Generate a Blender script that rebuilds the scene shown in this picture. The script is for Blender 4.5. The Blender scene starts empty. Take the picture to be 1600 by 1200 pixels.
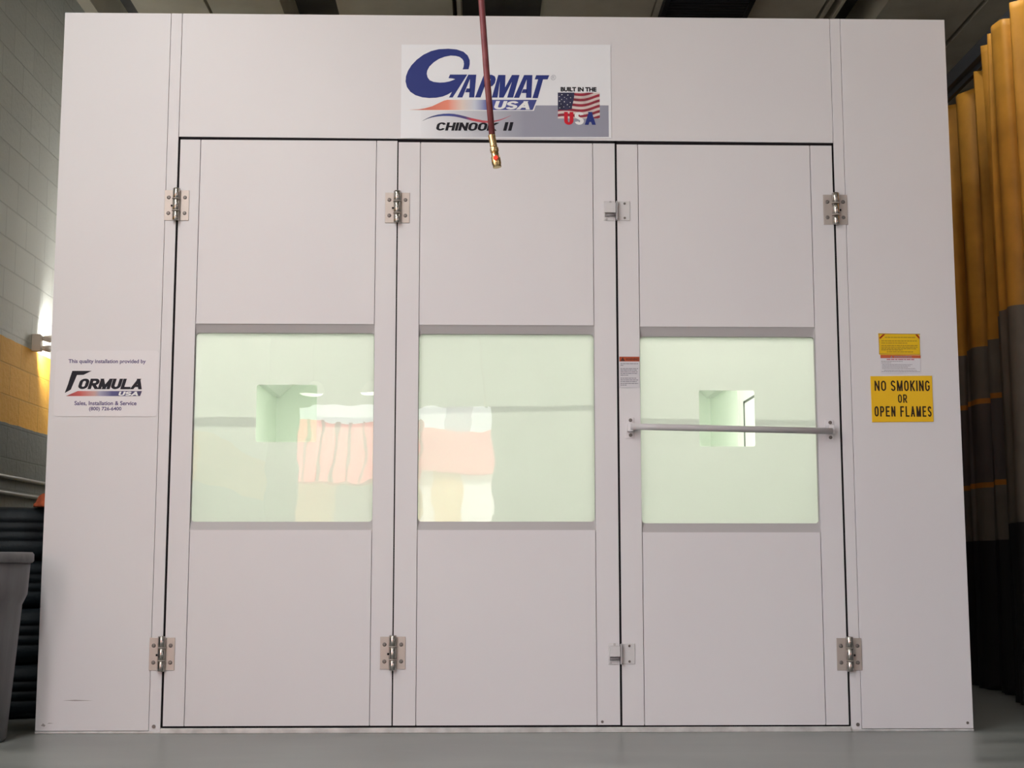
import bpy, bmesh, math, random
from mathutils import Vector, Matrix
from mathutils.geometry import tessellate_polygon

scene = bpy.context.scene
COL = scene.collection
random.seed(7)

# ------------------------------------------------------------------ camera
cam_data = bpy.data.cameras.new('camera')
cam_data.sensor_width = 36.0
cam_data.lens = 36.0 * 2200 / 1600
cam_data.clip_end = 300
cam = bpy.data.objects.new('camera', cam_data)
COL.objects.link(cam)
cam.matrix_world = (Matrix.Translation((-0.12353, -6.35172, 0.73149))
                    @ Matrix.Rotation(-0.02248, 4, 'Z')
                    @ Matrix.Rotation(math.pi / 2 + 0.12798, 4, 'X')
                    @ Matrix.Rotation(-0.00034, 4, 'Z'))
scene.camera = cam

# ------------------------------------------------------------------ world, sun, exposure
world = bpy.data.worlds.new('world')
scene.world = world
world.use_nodes = True
bg = world.node_tree.nodes['Background']
bg.inputs['Color'].default_value = (0.95, 0.94, 1.0, 1)
bg.inputs['Strength'].default_value = 5.2

sun_d = bpy.data.lights.new('sun', 'SUN')
sun_d.energy = 16.0
sun_d.angle = math.radians(1.0)
sun_d.color = (1.0, 0.95, 0.88)
sun = bpy.data.objects.new('sun', sun_d)
COL.objects.link(sun)
sun.location = (6, 20, 30)
sun.rotation_euler = Vector((-0.12, -0.62, -0.78)).to_track_quat('-Z', 'Y').to_euler()

# unseen area lights added to brighten the booth front, left wall and curtains
def fill_light(name, loc, sx, sy, watts, color, aim=(0, 0, -1)):
    d = bpy.data.lights.new(name, 'AREA')
    d.shape = 'RECTANGLE'
    d.size, d.size_y = sx, sy
    d.energy = watts
    d.color = color
    o = bpy.data.objects.new(name, d)
    COL.objects.link(o)
    o.location = loc
    if aim[2] > -1:
        o.rotation_euler = Vector(aim).to_track_quat('-Z', 'Y').to_euler()

WARM, COOL = (1.0, 0.98, 0.955), (0.78, 0.83, 1.0)
for y_ in (-9.5, -5.0):
    fill_light('ceiling_fill', (-1.8, y_, 4.6), 0.3, 2.4, 90, WARM)
    fill_light('ceiling_fill', (2.4, y_, 4.6), 0.3, 2.4, 15, COOL)
fill_light('ceiling_fill', (-2.1, -2.6, 4.6), 0.3, 1.6, 66, WARM)  # added to lighten the top left of the booth front
fill_light('aisle_fill', (-2.35, 4.9, 2.7), 0.2, 1.2, 26, (1.0, 0.98, 0.94), (-1.0, -0.45, 0.05))  # unseen, added behind the booth to brighten the left block wall
fill_light('aisle_fill', (2.42, 0.2, 4.6), 0.15, 1.2, 21, (1.0, 0.95, 0.88))  # unseen, added above the gap to brighten the curtains

vs = scene.view_settings
vs.view_transform = 'Standard'
vs.look = 'None'
vs.exposure = -0.2
vs.gamma = 1.0
vs.use_curve_mapping = False
scene.cycles.use_denoising = True
scene.cycles.max_bounces = 12
scene.cycles.diffuse_bounces = 6
scene.cycles.transparent_max_bounces = 16
scene.cycles.caustics_reflective = False
scene.cycles.caustics_refractive = False

# ------------------------------------------------------------------ materials
def new_mat(name):
    m = bpy.data.materials.new(name)
    m.use_nodes = True
    return m, m.node_tree.nodes, m.node_tree.links, m.node_tree.nodes['Principled BSDF']

def mat(name, c, rough=0.5, metal=0.0, spec=0.5, c2=None, nscale=6.0, bump=0.0, bscale=60.0, emit=0.0, stretch=None, lo=0.35, hi=0.65):
    m, N, L, b = new_mat(name)
    b.inputs['Base Color'].default_value = (*c, 1)
    b.inputs['Roughness'].default_value = rough
    b.inputs['Metallic'].default_value = metal
    b.inputs['Specular IOR Level'].default_value = spec
    tc = N.new('ShaderNodeTexCoord')
    src = tc.outputs['Object']
    if stretch:
        mp = N.new('ShaderNodeMapping')
        mp.inputs['Scale'].default_value = stretch
        L.new(src, mp.inputs['Vector'])
        src = mp.outputs['Vector']
    if c2:
        n = N.new('ShaderNodeTexNoise')
        n.inputs['Scale'].default_value = nscale
        n.inputs['Detail'].default_value = 6
        L.new(src, n.inputs['Vector'])
        r = N.new('ShaderNodeValToRGB')
        r.color_ramp.elements[0].color = (*c, 1)
        r.color_ramp.elements[0].position = lo
        r.color_ramp.elements[1].color = (*c2, 1)
        r.color_ramp.elements[1].position = hi
        L.new(n.outputs['Fac'], r.inputs['Fac'])
        L.new(r.outputs['Color'], b.inputs['Base Color'])
    if bump:
        n = N.new('ShaderNodeTexNoise')
        n.inputs['Scale'].default_value = bscale
        n.inputs['Detail'].default_value = 4
        L.new(src, n.inputs['Vector'])
        bp = N.new('ShaderNodeBump')
        bp.inputs['Strength'].default_value = bump
        bp.inputs['Distance'].default_value = 0.01
        L.new(n.outputs['Fac'], bp.inputs['Height'])
        L.new(bp.outputs['Normal'], b.inputs['Normal'])
    if emit:
        b.inputs['Emission Color'].default_value = (*c, 1)
        b.inputs['Emission Strength'].default_value = emit
    return m

def ramp_mat(name, axis, a, b_, stops, rough=0.45, constant=False, noise=0.0):
    """colour printed along one local axis: stops are (coordinate, colour)"""
    m, N, L, b = new_mat(name)
    b.inputs['Roughness'].default_value = rough
    tc = N.new('ShaderNodeTexCoord')
    sp = N.new('ShaderNodeSeparateXYZ')
    L.new(tc.outputs['Object'], sp.inputs[0])
    mr = N.new('ShaderNodeMapRange')
    mr.inputs['From Min'].default_value = a
    mr.inputs['From Max'].default_value = b_
    L.new(sp.outputs['XYZ'.index(axis)], mr.inputs['Value'])
    r = N.new('ShaderNodeValToRGB')
    if constant:
        r.color_ramp.interpolation = 'CONSTANT'
    els = r.color_ramp.elements
    while len(els) < len(stops):
        els.new(0.5)
    for e, (p, c) in zip(els, stops):
        e.position = min(1, max(0, (p - a) / (b_ - a)))
    for e, (p, c) in zip(els, stops):
        e.color = (*c, 1)
    L.new(mr.outputs[0], r.inputs['Fac'])
    out = r.outputs['Color']
    if noise:
        n = N.new('ShaderNodeTexNoise')
        n.inputs['Scale'].default_value = 5
        n.inputs['Detail'].default_value = 6
        L.new(tc.outputs['Object'], n.inputs['Vector'])
        mr2 = N.new('ShaderNodeMapRange')
        mr2.inputs['From Min'].default_value = 0.3
        mr2.inputs['From Max'].default_value = 0.7
        mr2.inputs['To Min'].default_value = 1 - noise
        mr2.inputs['To Max'].default_value = 1 + noise
        L.new(n.outputs['Fac'], mr2.inputs['Value'])
        mx = N.new('ShaderNodeMix')
        mx.data_type = 'RGBA'
        mx.blend_type = 'MULTIPLY'
        mx.inputs[0].default_value = 1
        L.new(out, mx.inputs[6])
        cb = N.new('ShaderNodeCombineColor')
        for k in range(3):
            L.new(mr2.outputs[0], cb.inputs[k])
        L.new(cb.outputs[0], mx.inputs[7])
        out = mx.outputs[2]
    L.new(out, b.inputs['Base Color'])
    return m

PANEL = mat('white_painted_panel', (0.75, 0.727, 0.758), 0.42, spec=0.4, c2=(0.765, 0.745, 0.772), nscale=1.5)
FRAME = mat('window_frame_grey_paint', (0.47, 0.45, 0.46), 0.45, spec=0.4)
MATTE_BLACK = mat('matte_black', (0.012, 0.01, 0.012), 0.8, spec=0.1)
SILL = mat('threshold_aluminium', (0.70, 0.69, 0.69), 0.45, metal=0.2, c2=(0.5, 0.49, 0.49), nscale=14)
STEEL = mat('brushed_steel', (0.46, 0.43, 0.40), 0.22, metal=1.0, bump=0.05, bscale=120)
STEELP = mat('steel_leaf', (0.52, 0.465, 0.43), 0.5, metal=0.6, bump=0.04, bscale=90)
SCREW = mat('dark_screw', (0.20, 0.18, 0.17), 0.45, metal=0.6)
INNER = mat('white_inner_panel', (0.77, 0.84, 0.755), 0.5)
INNER_FL = mat('booth_floor_grate', (0.45, 0.47, 0.45), 0.6)
LENS = mat('light_lens', (1.0, 0.955, 0.89), 0.4, emit=14.0)
FIXT = mat('light_fixture_paint', (0.72, 0.75, 0.71), 0.5)
CONC = mat('ceiling_concrete', (0.56, 0.53, 0.44), 0.9, spec=0.1, c2=(0.66, 0.63, 0.53), nscale=2.5, bump=0.2, bscale=25)
BLACK = mat('black_metal', (0.012, 0.012, 0.016), 0.55)
RUBBER = mat('tyre_rubber', (0.007, 0.010, 0.013), 0.55, spec=0.25, c2=(0.014, 0.021, 0.027), nscale=8, bump=0.25, bscale=70)
BIN = mat('grey_bin_plastic', (0.085, 0.08, 0.085), 0.55, c2=(0.15, 0.145, 0.15), nscale=9, stretch=(1, 1, 0.15))
BIN_RIM = mat('grey_bin_rim', (0.16, 0.155, 0.155), 0.55, c2=(0.11, 0.105, 0.11), nscale=14)
ORANGE = mat('orange_cloth', (0.50, 0.11, 0.04), 0.9, c2=(0.32, 0.07, 0.03), nscale=30)
PIPE = mat('painted_conduit', (0.36, 0.37, 0.35), 0.45)
HOSE = mat('red_brown_hose', (0.12, 0.022, 0.026), 0.4, spec=0.35, c2=(0.17, 0.04, 0.042), nscale=25)
BRASS = mat('brass', (0.62, 0.43, 0.21), 0.25, metal=1.0)
REDPL = mat('red_plastic', (0.85, 0.05, 0.02), 0.35)
RAIL = mat('dark_rail_paint', (0.05, 0.055, 0.065), 0.5)
EMBOX = mat('ivory_plastic', (0.82, 0.74, 0.65), 0.5)
EMLAMP = mat('lamp_glass', (0.9, 0.88, 0.84), 0.25, emit=0.6)
STREET = mat('street_concrete', (0.62, 0.60, 0.56), 0.85, c2=(0.55, 0.53, 0.5), nscale=1)
PINK = mat('red_canopy_metal', (0.75, 0.11, 0.13), 0.5)
PINK2 = mat('pink_stucco', (0.78, 0.20, 0.21), 0.8)
TAN = mat('tan_stucco', (0.72, 0.50, 0.22), 0.8)
WHITEW = mat('white_stucco', (0.85, 0.84, 0.82), 0.8)
GREYD = mat('grey_shutter', (0.30, 0.27, 0.25), 0.6)
BLUEG = mat('blue_grey_metal', (0.35, 0.42, 0.52), 0.5)
LAMPW = mat('tube_lamp', (1.0, 0.98, 0.92), 0.4, emit=10.0)

def floor_mat():
    m, N, L, b = new_mat('sealed_concrete_floor')
    tc = N.new('ShaderNodeTexCoord')
    mp = N.new('ShaderNodeMapping')
    mp.inputs['Scale'].default_value = (0.9, 2.2, 1)
    L.new(tc.outputs['Object'], mp.inputs['Vector'])
    n = N.new('ShaderNodeTexNoise')
    n.inputs['Scale'].default_value = 1.6
    n.inputs['Detail'].default_value = 8
    L.new(mp.outputs[0], n.inputs['Vector'])
    r = N.new('ShaderNodeValToRGB')
    r.color_ramp.elements[0].position = 0.35
    r.color_ramp.elements[0].color = (0.18, 0.192, 0.182, 1)
    r.color_ramp.elements[1].position = 0.68
    r.color_ramp.elements[1].color = (0.285, 0.30, 0.285, 1)
    L.new(n.outputs['Fac'], r.inputs['Fac'])
    L.new(r.outputs['Color'], b.inputs['Base Color'])
    mr = N.new('ShaderNodeMapRange')
    mr.inputs['To Min'].default_value = 0.22
    mr.inputs['To Max'].default_value = 0.5
    L.new(n.outputs['Fac'], mr.inputs['Value'])
    L.new(mr.outputs[0], b.inputs['Roughness'])
    return m
FLOOR = floor_mat()

def block_mat():
    """painted concrete block: dark grey below, a yellow band, off-white above"""
    m, N, L, b = new_mat('painted_block_wall')
    tc = N.new('ShaderNodeTexCoord')
    sp = N.new('ShaderNodeSeparateXYZ')
    L.new(tc.outputs['Object'], sp.inputs[0])
    cx = N.new('ShaderNodeCombineXYZ')
    L.new(sp.outputs['Y'], cx.inputs['X'])
    L.new(sp.outputs['Z'], cx.inputs['Y'])
    br = N.new('ShaderNodeTexBrick')
    br.inputs['Scale'].default_value = 1.0
    br.inputs['Mortar Size'].default_value = 0.006
    br.inputs['Mortar Smooth'].default_value = 0.35
    br.inputs['Brick Width'].default_value = 0.406
    br.inputs['Row Height'].default_value = 0.2032
    br.inputs['Color1'].default_value = (1, 1, 1, 1)
    br.inputs['Color2'].default_value = (0.93, 0.93, 0.93, 1)
    br.inputs['Mortar'].default_value = (0.80, 0.80, 0.80, 1)
    L.new(cx.outputs[0], br.inputs['Vector'])
    n = N.new('ShaderNodeTexNoise')
    n.inputs['Scale'].default_value = 6
    n.inputs['Detail'].default_value = 6
    L.new(tc.outputs['Object'], n.inputs['Vector'])
    ad = N.new('ShaderNodeMath')
    ad.operation = 'MULTIPLY_ADD'
    ad.inputs[1].default_value = 0.02
    L.new(n.outputs['Fac'], ad.inputs[0])
    L.new(sp.outputs['Z'], ad.inputs[2])
    mr = N.new('ShaderNodeMapRange')
    mr.inputs['From Max'].default_value = 5
    L.new(ad.outputs[0], mr.inputs['Value'])
    r = N.new('ShaderNodeValToRGB')
    r.color_ramp.interpolation = 'CONSTANT'
    e = r.color_ramp.elements
    e.new(0.5)
    e[0].position, e[1].position, e[2].position = 0.0, 1.65 / 5, 2.205 / 5
    e[0].color = (0.19, 0.205, 0.19, 1)
    e[1].color = (0.84, 0.44, 0.045, 1)
    e[2].color = (0.66, 0.68, 0.63, 1)
    L.new(mr.outputs[0], r.inputs['Fac'])
    mx = N.new('ShaderNodeMix')
    mx.data_type = 'RGBA'
    mx.blend_type = 'MULTIPLY'
    mx.inputs[0].default_value = 1
    L.new(r.outputs['Color'], mx.inputs[6])
    L.new(br.outputs['Color'], mx.inputs[7])
    L.new(mx.outputs[2], b.inputs['Base Color'])
    b.inputs['Roughness'].default_value = 0.8
    ht = N.new('ShaderNodeMath')
    ht.operation = 'MULTIPLY_ADD'
    ht.inputs[1].default_value = -1.0
    L.new(br.outputs['Fac'], ht.inputs[0])
    n2 = N.new('ShaderNodeTexNoise')
    n2.inputs['Scale'].default_value = 25
    n2.inputs['Detail'].default_value = 5
    L.new(tc.outputs['Object'], n2.inputs['Vector'])
    L.new(n2.outputs['Fac'], ht.inputs[2])
    bp = N.new('ShaderNodeBump')
    bp.inputs['Strength'].default_value = 0.6
    bp.inputs['Distance'].default_value = 0.01
    L.new(ht.outputs[0], bp.inputs['Height'])
    L.new(bp.outputs[0], b.inputs['Normal'])
    return m
BLOCK = block_mat()

def glass_mat():
    m, N, L, b = new_mat('clear_glass')
    N.remove(b)
    out = N['Material Output']
    tr = N.new('ShaderNodeBsdfTransparent')
    tr.inputs['Color'].default_value = (0.97, 0.98, 0.965, 1)
    gl = N.new('ShaderNodeBsdfGlossy')
    gl.inputs['Roughness'].default_value = 0.0
    fr = N.new('ShaderNodeFresnel')
    fr.inputs['IOR'].default_value = 1.52
    tc = N.new('ShaderNodeTexCoord')
    mp = N.new('ShaderNodeMapping')
    mp.inputs['Scale'].default_value = (1, 0.001, 1)
    L.new(tc.outputs['Object'], mp.inputs['Vector'])
    n = N.new('ShaderNodeTexNoise')
    n.inputs['Scale'].default_value = 7
    n.inputs['Detail'].default_value = 1
    L.new(mp.outputs[0], n.inputs['Vector'])
    bp = N.new('ShaderNodeBump')
    bp.inputs['Strength'].default_value = 1.0
    bp.inputs['Distance'].default_value = 0.0003
    L.new(n.outputs['Fac'], bp.inputs['Height'])
    L.new(bp.outputs[0], gl.inputs['Normal'])
    mx = N.new('ShaderNodeMixShader')
    L.new(fr.outputs[0], mx.inputs[0])
    L.new(tr.outputs[0], mx.inputs[1])
    L.new(gl.outputs[0], mx.inputs[2])
    L.new(mx.outputs[0], out.inputs['Surface'])
    return m
GLASS = glass_mat()

def film_mat():
    """milky translucent protective film"""
    m, N, L, b = new_mat('milky_protective_film')
    N.remove(b)
    out = N['Material Output']
    tc = N.new('ShaderNodeTexCoord')
    n = N.new('ShaderNodeTexNoise')
    n.inputs['Scale'].default_value = 3
    n.inputs['Detail'].default_value = 3
    L.new(tc.outputs['Object'], n.inputs['Vector'])
    r = N.new('ShaderNodeValToRGB')
    r.color_ramp.elements[0].color = (0.56, 0.57, 0.55, 1)
    r.color_ramp.elements[1].color = (0.62, 0.63, 0.61, 1)
    L.new(n.outputs['Fac'], r.inputs['Fac'])
    tl = N.new('ShaderNodeBsdfTranslucent')
    L.new(r.outputs['Color'], tl.inputs['Color'])
    df = N.new('ShaderNodeBsdfDiffuse')
    df.inputs['Color'].default_value = (0.75, 0.76, 0.74, 1)
    mx = N.new('ShaderNodeMixShader')
    mx.inputs[0].default_value = 0.30
    L.new(tl.outputs[0], mx.inputs[1])
    L.new(df.outputs[0], mx.inputs[2])
    L.new(mx.outputs[0], out.inputs['Surface'])
    return m
FILM = film_mat()

def tape_mat():
    m, N, L, b = new_mat('clear_grey_tape')
    N.remove(b)
    tr = N.new('ShaderNodeBsdfTransparent')
    tr.inputs['Color'].default_value = (0.75, 0.75, 0.76, 1)
    L.new(tr.outputs[0], N['Material Output'].inputs['Surface'])
    return m
TAPE = tape_mat()

# ------------------------------------------------------------------ mesh helpers
ABS = {}
class MB:
    def __init__(self):
        self.bm = bmesh.new()
    def face(self, pts, mi=0):
        try:
            f = self.bm.faces.new([self.bm.verts.new(p) for p in pts])
            f.material_index = mi
            return f
        except ValueError:
            return None
    def box(self, x0, x1, y0, y1, z0, z1, mi=0):
        v = [self.bm.verts.new(p) for p in ((x0, y0, z0), (x1, y0, z0), (x1, y1, z0), (x0, y1, z0),
                                           (x0, y0, z1), (x1, y0, z1), (x1, y1, z1), (x0, y1, z1))]
        for q in ((0, 3, 2, 1), (4, 5, 6, 7), (0, 1, 5, 4), (1, 2, 6, 5), (2, 3, 7, 6), (3, 0, 4, 7)):
            self.bm.faces.new([v[k] for k in q]).material_index = mi
        return self
    def prism(self, pts, y0, y1, mi=0):
        """polygon in (x, z) extruded along y"""
        a = [self.bm.verts.new((x, y0, z)) for x, z in pts]
        b = [self.bm.verts.new((x, y1, z)) for x, z in pts]
        n = len(pts)
        self.bm.faces.new(a).material_index = mi
        self.bm.faces.new(b[::-1]).material_index = mi
        for i in range(n):
            j = (i + 1) % n
            self.bm.faces.new((a[j], a[i], b[i], b[j])).material_index = mi
        return self
    def flat(self, pts, y, mi=0):
        """a printed shape in (x, z)"""
        vs_ = [self.bm.verts.new((x, y, z)) for x, z in pts]
        for t in tessellate_polygon([[Vector((x, z, 0)) for x, z in pts]]):
            try:
                self.bm.faces.new([vs_[k] for k in t]).material_index = mi
            except ValueError:
                pass
        return self
    def tube(self, path, r, n=14, cap=True, radii=None):
        rings = []
        P = [Vector(p) for p in path]
        for i, p in enumerate(P):
            t = (P[min(i + 1, len(P) - 1)] - P[max(i - 1, 0)]).normalized()
            u = t.orthogonal().normalized() if i == 0 else (u - t * u.dot(t)).normalized()
            w = t.cross(u)
            rr = radii[i] if radii else r
            rings.append([self.bm.verts.new(p + (u * math.cos(2 * math.pi * k / n) + w * math.sin(2 * math.pi * k / n)) * rr) for k in range(n)])
        for a, b in zip(rings, rings[1:]):
            for k in range(n):
                f = self.bm.faces.new((a[k], a[(k + 1) % n], b[(k + 1) % n], b[k]))
                f.smooth = True
        if cap:
            self.bm.faces.new(rings[0][::-1])
            self.bm.faces.new(rings[-1])
        return self
    def cyl(self, p0, p1, r, n=18):
        return self.tube([p0, p1], r, n)
    def lathe(self, prof, c, n=48, closed=False):
        """(radius, z) profile turned about a vertical axis through c"""
        rings = [[self.bm.verts.new((c[0] + r * math.cos(2 * math.pi * k / n), c[1] + r * math.sin(2 * math.pi * k / n), c[2] + z)) for k in range(n)] for r, z in prof]
        pairs = list(zip(rings, rings[1:]))
        if closed:
            pairs.append((rings[-1], rings[0]))
        for a, b in pairs:
            for k in range(n):
                f = self.bm.faces.new((a[k], a[(k + 1) % n], b[(k + 1) % n], b[k]))
                f.smooth = True
        return self
    def build(self, name, material, parent=None, origin=None, bevel=0.0, label=None):
        pa = ABS.get(parent.as_pointer(), Vector()) if parent else Vector()
        og = Vector(origin) if origin is not None else pa
        bmesh.ops.translate(self.bm, verts=self.bm.verts, vec=-og)
        bmesh.ops.remove_doubles(self.bm, verts=self.bm.verts, dist=1e-6)
        bmesh.ops.recalc_face_normals(self.bm, faces=self.bm.faces)
        me = bpy.data.meshes.new(name)
        self.bm.to_mesh(me)
        self.bm.free()
        for mm in (material if isinstance(material, (list, tuple)) else [material]):
            me.materials.append(mm)
        o = bpy.data.objects.new(name, me)
        COL.objects.link(o)
        o.location = og - pa
        if parent:
            o.parent = parent
        ABS[o.as_pointer()] = og
        if bevel:
            b = o.modifiers.new('bevel', 'BEVEL')
            b.width = bevel
            b.segments = 2
            b.limit_method = 'ANGLE'
        if label:
            o['label'] = label
        return o

def thing(name, loc, label, cat, group=None):
    o = bpy.data.objects.new(name, None)
    o.empty_display_size = 0.1
    COL.objects.link(o)
    o.location = loc
    ABS[o.as_pointer()] = Vector(loc)
    return tag(o, label, cat, group)

def tag(o, label, cat, group=None):
    o['label'] = label
    o['category'] = cat
    if group:
        o['group'] = group
    return o

def struct(o, label=None):
    o['kind'] = 'structure'
    return o

def rrect(x0, x1, z0, z1, r, n=6):
    pts = []
    for cx, cz, a0 in ((x1 - r, z1 - r, 0), (x0 + r, z1 - r, 90), (x0 + r, z0 + r, 180), (x1 - r, z0 + r, 270)):
        for k in range(n + 1):
            a = math.radians(a0 + 90 * k / n)
            pts.append((cx + r * math.cos(a), cz + r * math.sin(a)))
    return pts

def text(mb, s, x0, x1, z0, z1, y, shear=0.0, bold=0.0, mi=0, spacing=1.0):
    """lettering fitted into a box on the front plane"""
    cu = bpy.data.curves.new('lettering', 'FONT')
    cu.body = s
    cu.shear = shear
    cu.offset = bold
    cu.space_character = spacing
    cu.resolution_u = 6
    ob = bpy.data.objects.new('lettering', cu)
    COL.objects.link(ob)
    ev = ob.evaluated_get(bpy.context.evaluated_depsgraph_get())
    me = ev.to_mesh()
    xs = [v.co.x for v in me.vertices]
    ys = [v.co.y for v in me.vertices]
    ax, bx, ay, by = min(xs), max(xs), min(ys), max(ys)
    vv = [mb.bm.verts.new((x0 + (v.co.x - ax) / (bx - ax) * (x1 - x0), y, z0 + (v.co.y - ay) / (by - ay) * (z1 - z0))) for v in me.vertices]
    for p in me.polygons:
        try:
            mb.bm.faces.new([vv[k] for k in p.vertices]).material_index = mi
        except ValueError:
            pass
    ev.to_mesh_clear()
    bpy.data.objects.remove(ob)
    bpy.data.curves.remove(cu)
    return mb

def arc(cx, cy, rx, ry, a0, a1, n=10):
    return [(cx + rx * math.cos(math.radians(a0 + (a1 - a0) * k / n)), cy + ry * math.sin(math.radians(a0 + (a1 - a0) * k / n))) for k in range(n + 1)]
def oval(k=0.0):
    q = 0.30
    return arc(.5, 1 - q, .5, q, 0, 180, 14) + arc(.5, q, .5, q, 180, 360, 14) + [(1.0, 1 - q), (0.99, 1 - q + 0.02)]
GLYPHS = {   # skeletons on a unit box: lists of strokes
    'N': [[(0, 0), (0, 1)], [(1, 0), (1, 1)], [(.04, 1), (.96, 0)]], 'I': [[(.5, 0), (.5, 1)]], 'L': [[(0, 1), (0, 0), (1, 0)]],
    'M': [[(0, 0), (0, 1)], [(1, 0), (1, 1)], [(.02, 1), (.5, .0)], [(.98, 1), (.5, .0)]], 'K': [[(0, 0), (0, 1)], [(1, 1), (.02, .38)], [(.32, .56), (1, 0)]],
    'E': [[(1, 1), (0, 1), (0, 0), (1, 0)], [(0, .52), (.82, .52)]], 'F': [[(1, 1), (0, 1), (0, 0)], [(0, .52), (.82, .52)]],
    'A': [[(0, 0), (.5, 1)], [(1, 0), (.5, 1)], [(.17, .27), (.83, .27)]], 'H': [[(0, 0), (0, 1)], [(1, 0), (1, 1)], [(0, .5), (1, .5)]],
    'U': [[(0, 1), (0, .3)] + arc(.5, .3, .5, .3, 180, 360, 14) + [(1, 1)]], 'T': [[(0, 1), (1, 1)], [(.5, 1), (.5, 0)]],
    'O': [oval()], 'C': [arc(.5, .7, .5, .3, 15, 180, 12) + arc(.5, .3, .5, .3, 180, 345, 12)],
    'G': [arc(.5, .7, .5, .3, 15, 180, 12) + arc(.5, .3, .5, .3, 180, 360, 12) + [(1, .46), (.58, .46)]],
    'S': [arc(.5, .75, .5, .25, 15, 180, 10) + [(.06, .64), (.25, .56), (.75, .44), (.94, .36)] + arc(.5, .25, .5, .25, 0, -165, 10)],
    'P': [[(0, 0), (0, 1), (.6, 1)] + arc(.6, .73, .4, .27, 90, -90, 10) + [(0, .46)]],
    'R': [[(0, 0), (0, 1), (.6, 1)] + arc(.6, .73, .4, .27, 90, -90, 10) + [(0, .46)], [(.42, .46), (1, 0)]],
    'B': [[(0, .52), (0, 1), (.6, 1)] + arc(.6, .76, .34, .24, 90, -90, 10) + [(0, .52)], [(0, .52), (.6, .52)] + arc(.6, .26, .4, .26, 90, -90, 10) + [(0, 0), (0, .52)]],
}
WID = {'M': 1.35, 'I': 0.0, ' ': 0.7, 'A': 1.15}
def ribbon(pts, w):
    P = [Vector(p) for p in pts]
    P = [p for i, p in enumerate(P) if i == 0 or (p - P[i - 1]).length > 1e-7]
    L, Rr = [], []
    for i, p in enumerate(P):
        d0 = (p - P[i - 1]).normalized() if i > 0 else None
        d1 = (P[i + 1] - p).normalized() if i < len(P) - 1 else None
        d0 = d0 or d1
        d1 = d1 or d0
        n0, n1 = Vector((-d0.y, d0.x)), Vector((-d1.y, d1.x))
        n = (n0 + n1).normalized()
        k = w / 2 / max(0.6, n.dot(n0))
        L.append(p + n * k)
        Rr.append(p - n * k)
    return [[L[i], Rr[i], Rr[i + 1], L[i + 1]] for i in range(len(P) - 1)]
def strokes(mb, s, x0, x1, z0, z1, y, w, shear=0.0, gap=0.55, hx=1.0):
    """heavy lettering drawn from strokes of width w (hx times wider for stems), fitted into a box"""
    tot = sum(WID.get(c, 1.0) for c in s)
    h = z1 - z0
    inner = (x1 - x0 - shear * h) / hx - w
    g = w * (1 + gap)
    if tot == 0:
        g = inner / max(1, len(s) - 1)
    u = (inner - g * (len(s) - 1)) / max(tot, 1e-6)
    x = w / 2
    for c in s:
        cw = WID.get(c, 1.0) * u
        for st in GLYPHS.get(c, []):
            pts = [(x + (a if c != 'I' else 0) * cw, w / 2 + b * (h - w)) for a, b in st]
            if len(st) == 2 and abs(st[0][1] - st[1][1]) > 0.45:
                # straight stem or diagonal: ends cut level
                (xa, za), (xb, zb) = pts
                if za > zb:
                    xa, za, xb, zb = xb, zb, xa, za
                k = (xb - xa) / (zb - za)
                if min(st[0][1], st[1][1]) < 0.01:
                    xa -= k * za; za = 0
                if max(st[0][1], st[1][1]) > 0.99:
                    xb += k * (h - zb); zb = h
                hw = w / 2 * min(1.5, math.sqrt(1 + k * k))
                qs = [[Vector(p) for p in ((xa - hw, za), (xa + hw, za), (xb + hw, zb), (xb - hw, zb))]]
            else:
                if len(st) == 2:      # level bar: run it out to the box edge
                    pass
                for e, f_ in ((0, 1), (-1, -2)):
                    if abs(st[e][0] - st[f_][0]) < 1e-6 and (st[e][1] < 0.01 or st[e][1] > 0.99):
                        pts[e] = (pts[e][0], 0 if st[e][1] < 0.01 else h)
                    elif abs(st[e][1] - st[f_][1]) < 1e-6 and c in 'ELFT':
                        sg_ = 1 if pts[e][0] > pts[f_][0] else -1
                        pts[e] = (pts[e][0] + sg_ * w / 2, pts[e][1])
                qs = ribbon(pts, w)
            for q in qs:
                y -= 0.00001
                mb.face([(x0 + p.x * hx + shear * p.y, y, z0 + p.y) for p in q])
        x += cw + g

def print_lines(mb, x0, x1, z, h, y, seed, mi=0):
    """a line of small print, too small to read: short word-length dashes"""
    rr = random.Random(seed)
    x = x0
    while x < x1 - 1e-4:
        w = min(rr.uniform(2.0, 6.0) * h, x1 - x)
        mb.face([(x, y, z), (x + w, y, z), (x + w, y, z + h), (x, y, z + h)], mi)
        x += w + h * 0.6

# ------------------------------------------------------------------ the shop: floor, walls, ceiling
XL, XR, YE, YF, ZC = -3.2, 5.5, -14.0, 9.0, 4.67
m = MB(); m.box(XL - 0.3, XR + 0.3, YE - 0.3, YF + 0.3, -0.2, 0.0)
struct(m.build('floor', FLOOR))
m = MB()
m.box(XL - 0.2, XL, -3.8, YF, 0, 5.2); m.box(XL - 0.2, XL, YE, -9.0, 0, 5.2); m.box(XL - 0.2, XL, -9.0, -3.8, 4.2, 5.2)
struct(m.build('wall_left', BLOCK))
m = MB()
m.box(XR, XR + 0.2, -8.4, YF, 0, 5.2); m.box(XR, XR + 0.2, YE, -10.0, 0, 5.2); m.box(XR, XR + 0.2, -10.0, -8.4, 3.6, 5.2)
struct(m.build('wall_right', mat('right_wall_paint', (0.24, 0.24, 0.235), 0.8, c2=(0.28, 0.28, 0.27))))
m = MB(); m.box(XL - 0.2, XR + 0.2, YF, YF + 0.2, 0, 5.2)
struct(m.build('wall_far', mat('far_wall_paint', (0.22, 0.22, 0.21), 0.8, c2=(0.26, 0.26, 0.25))))
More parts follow.
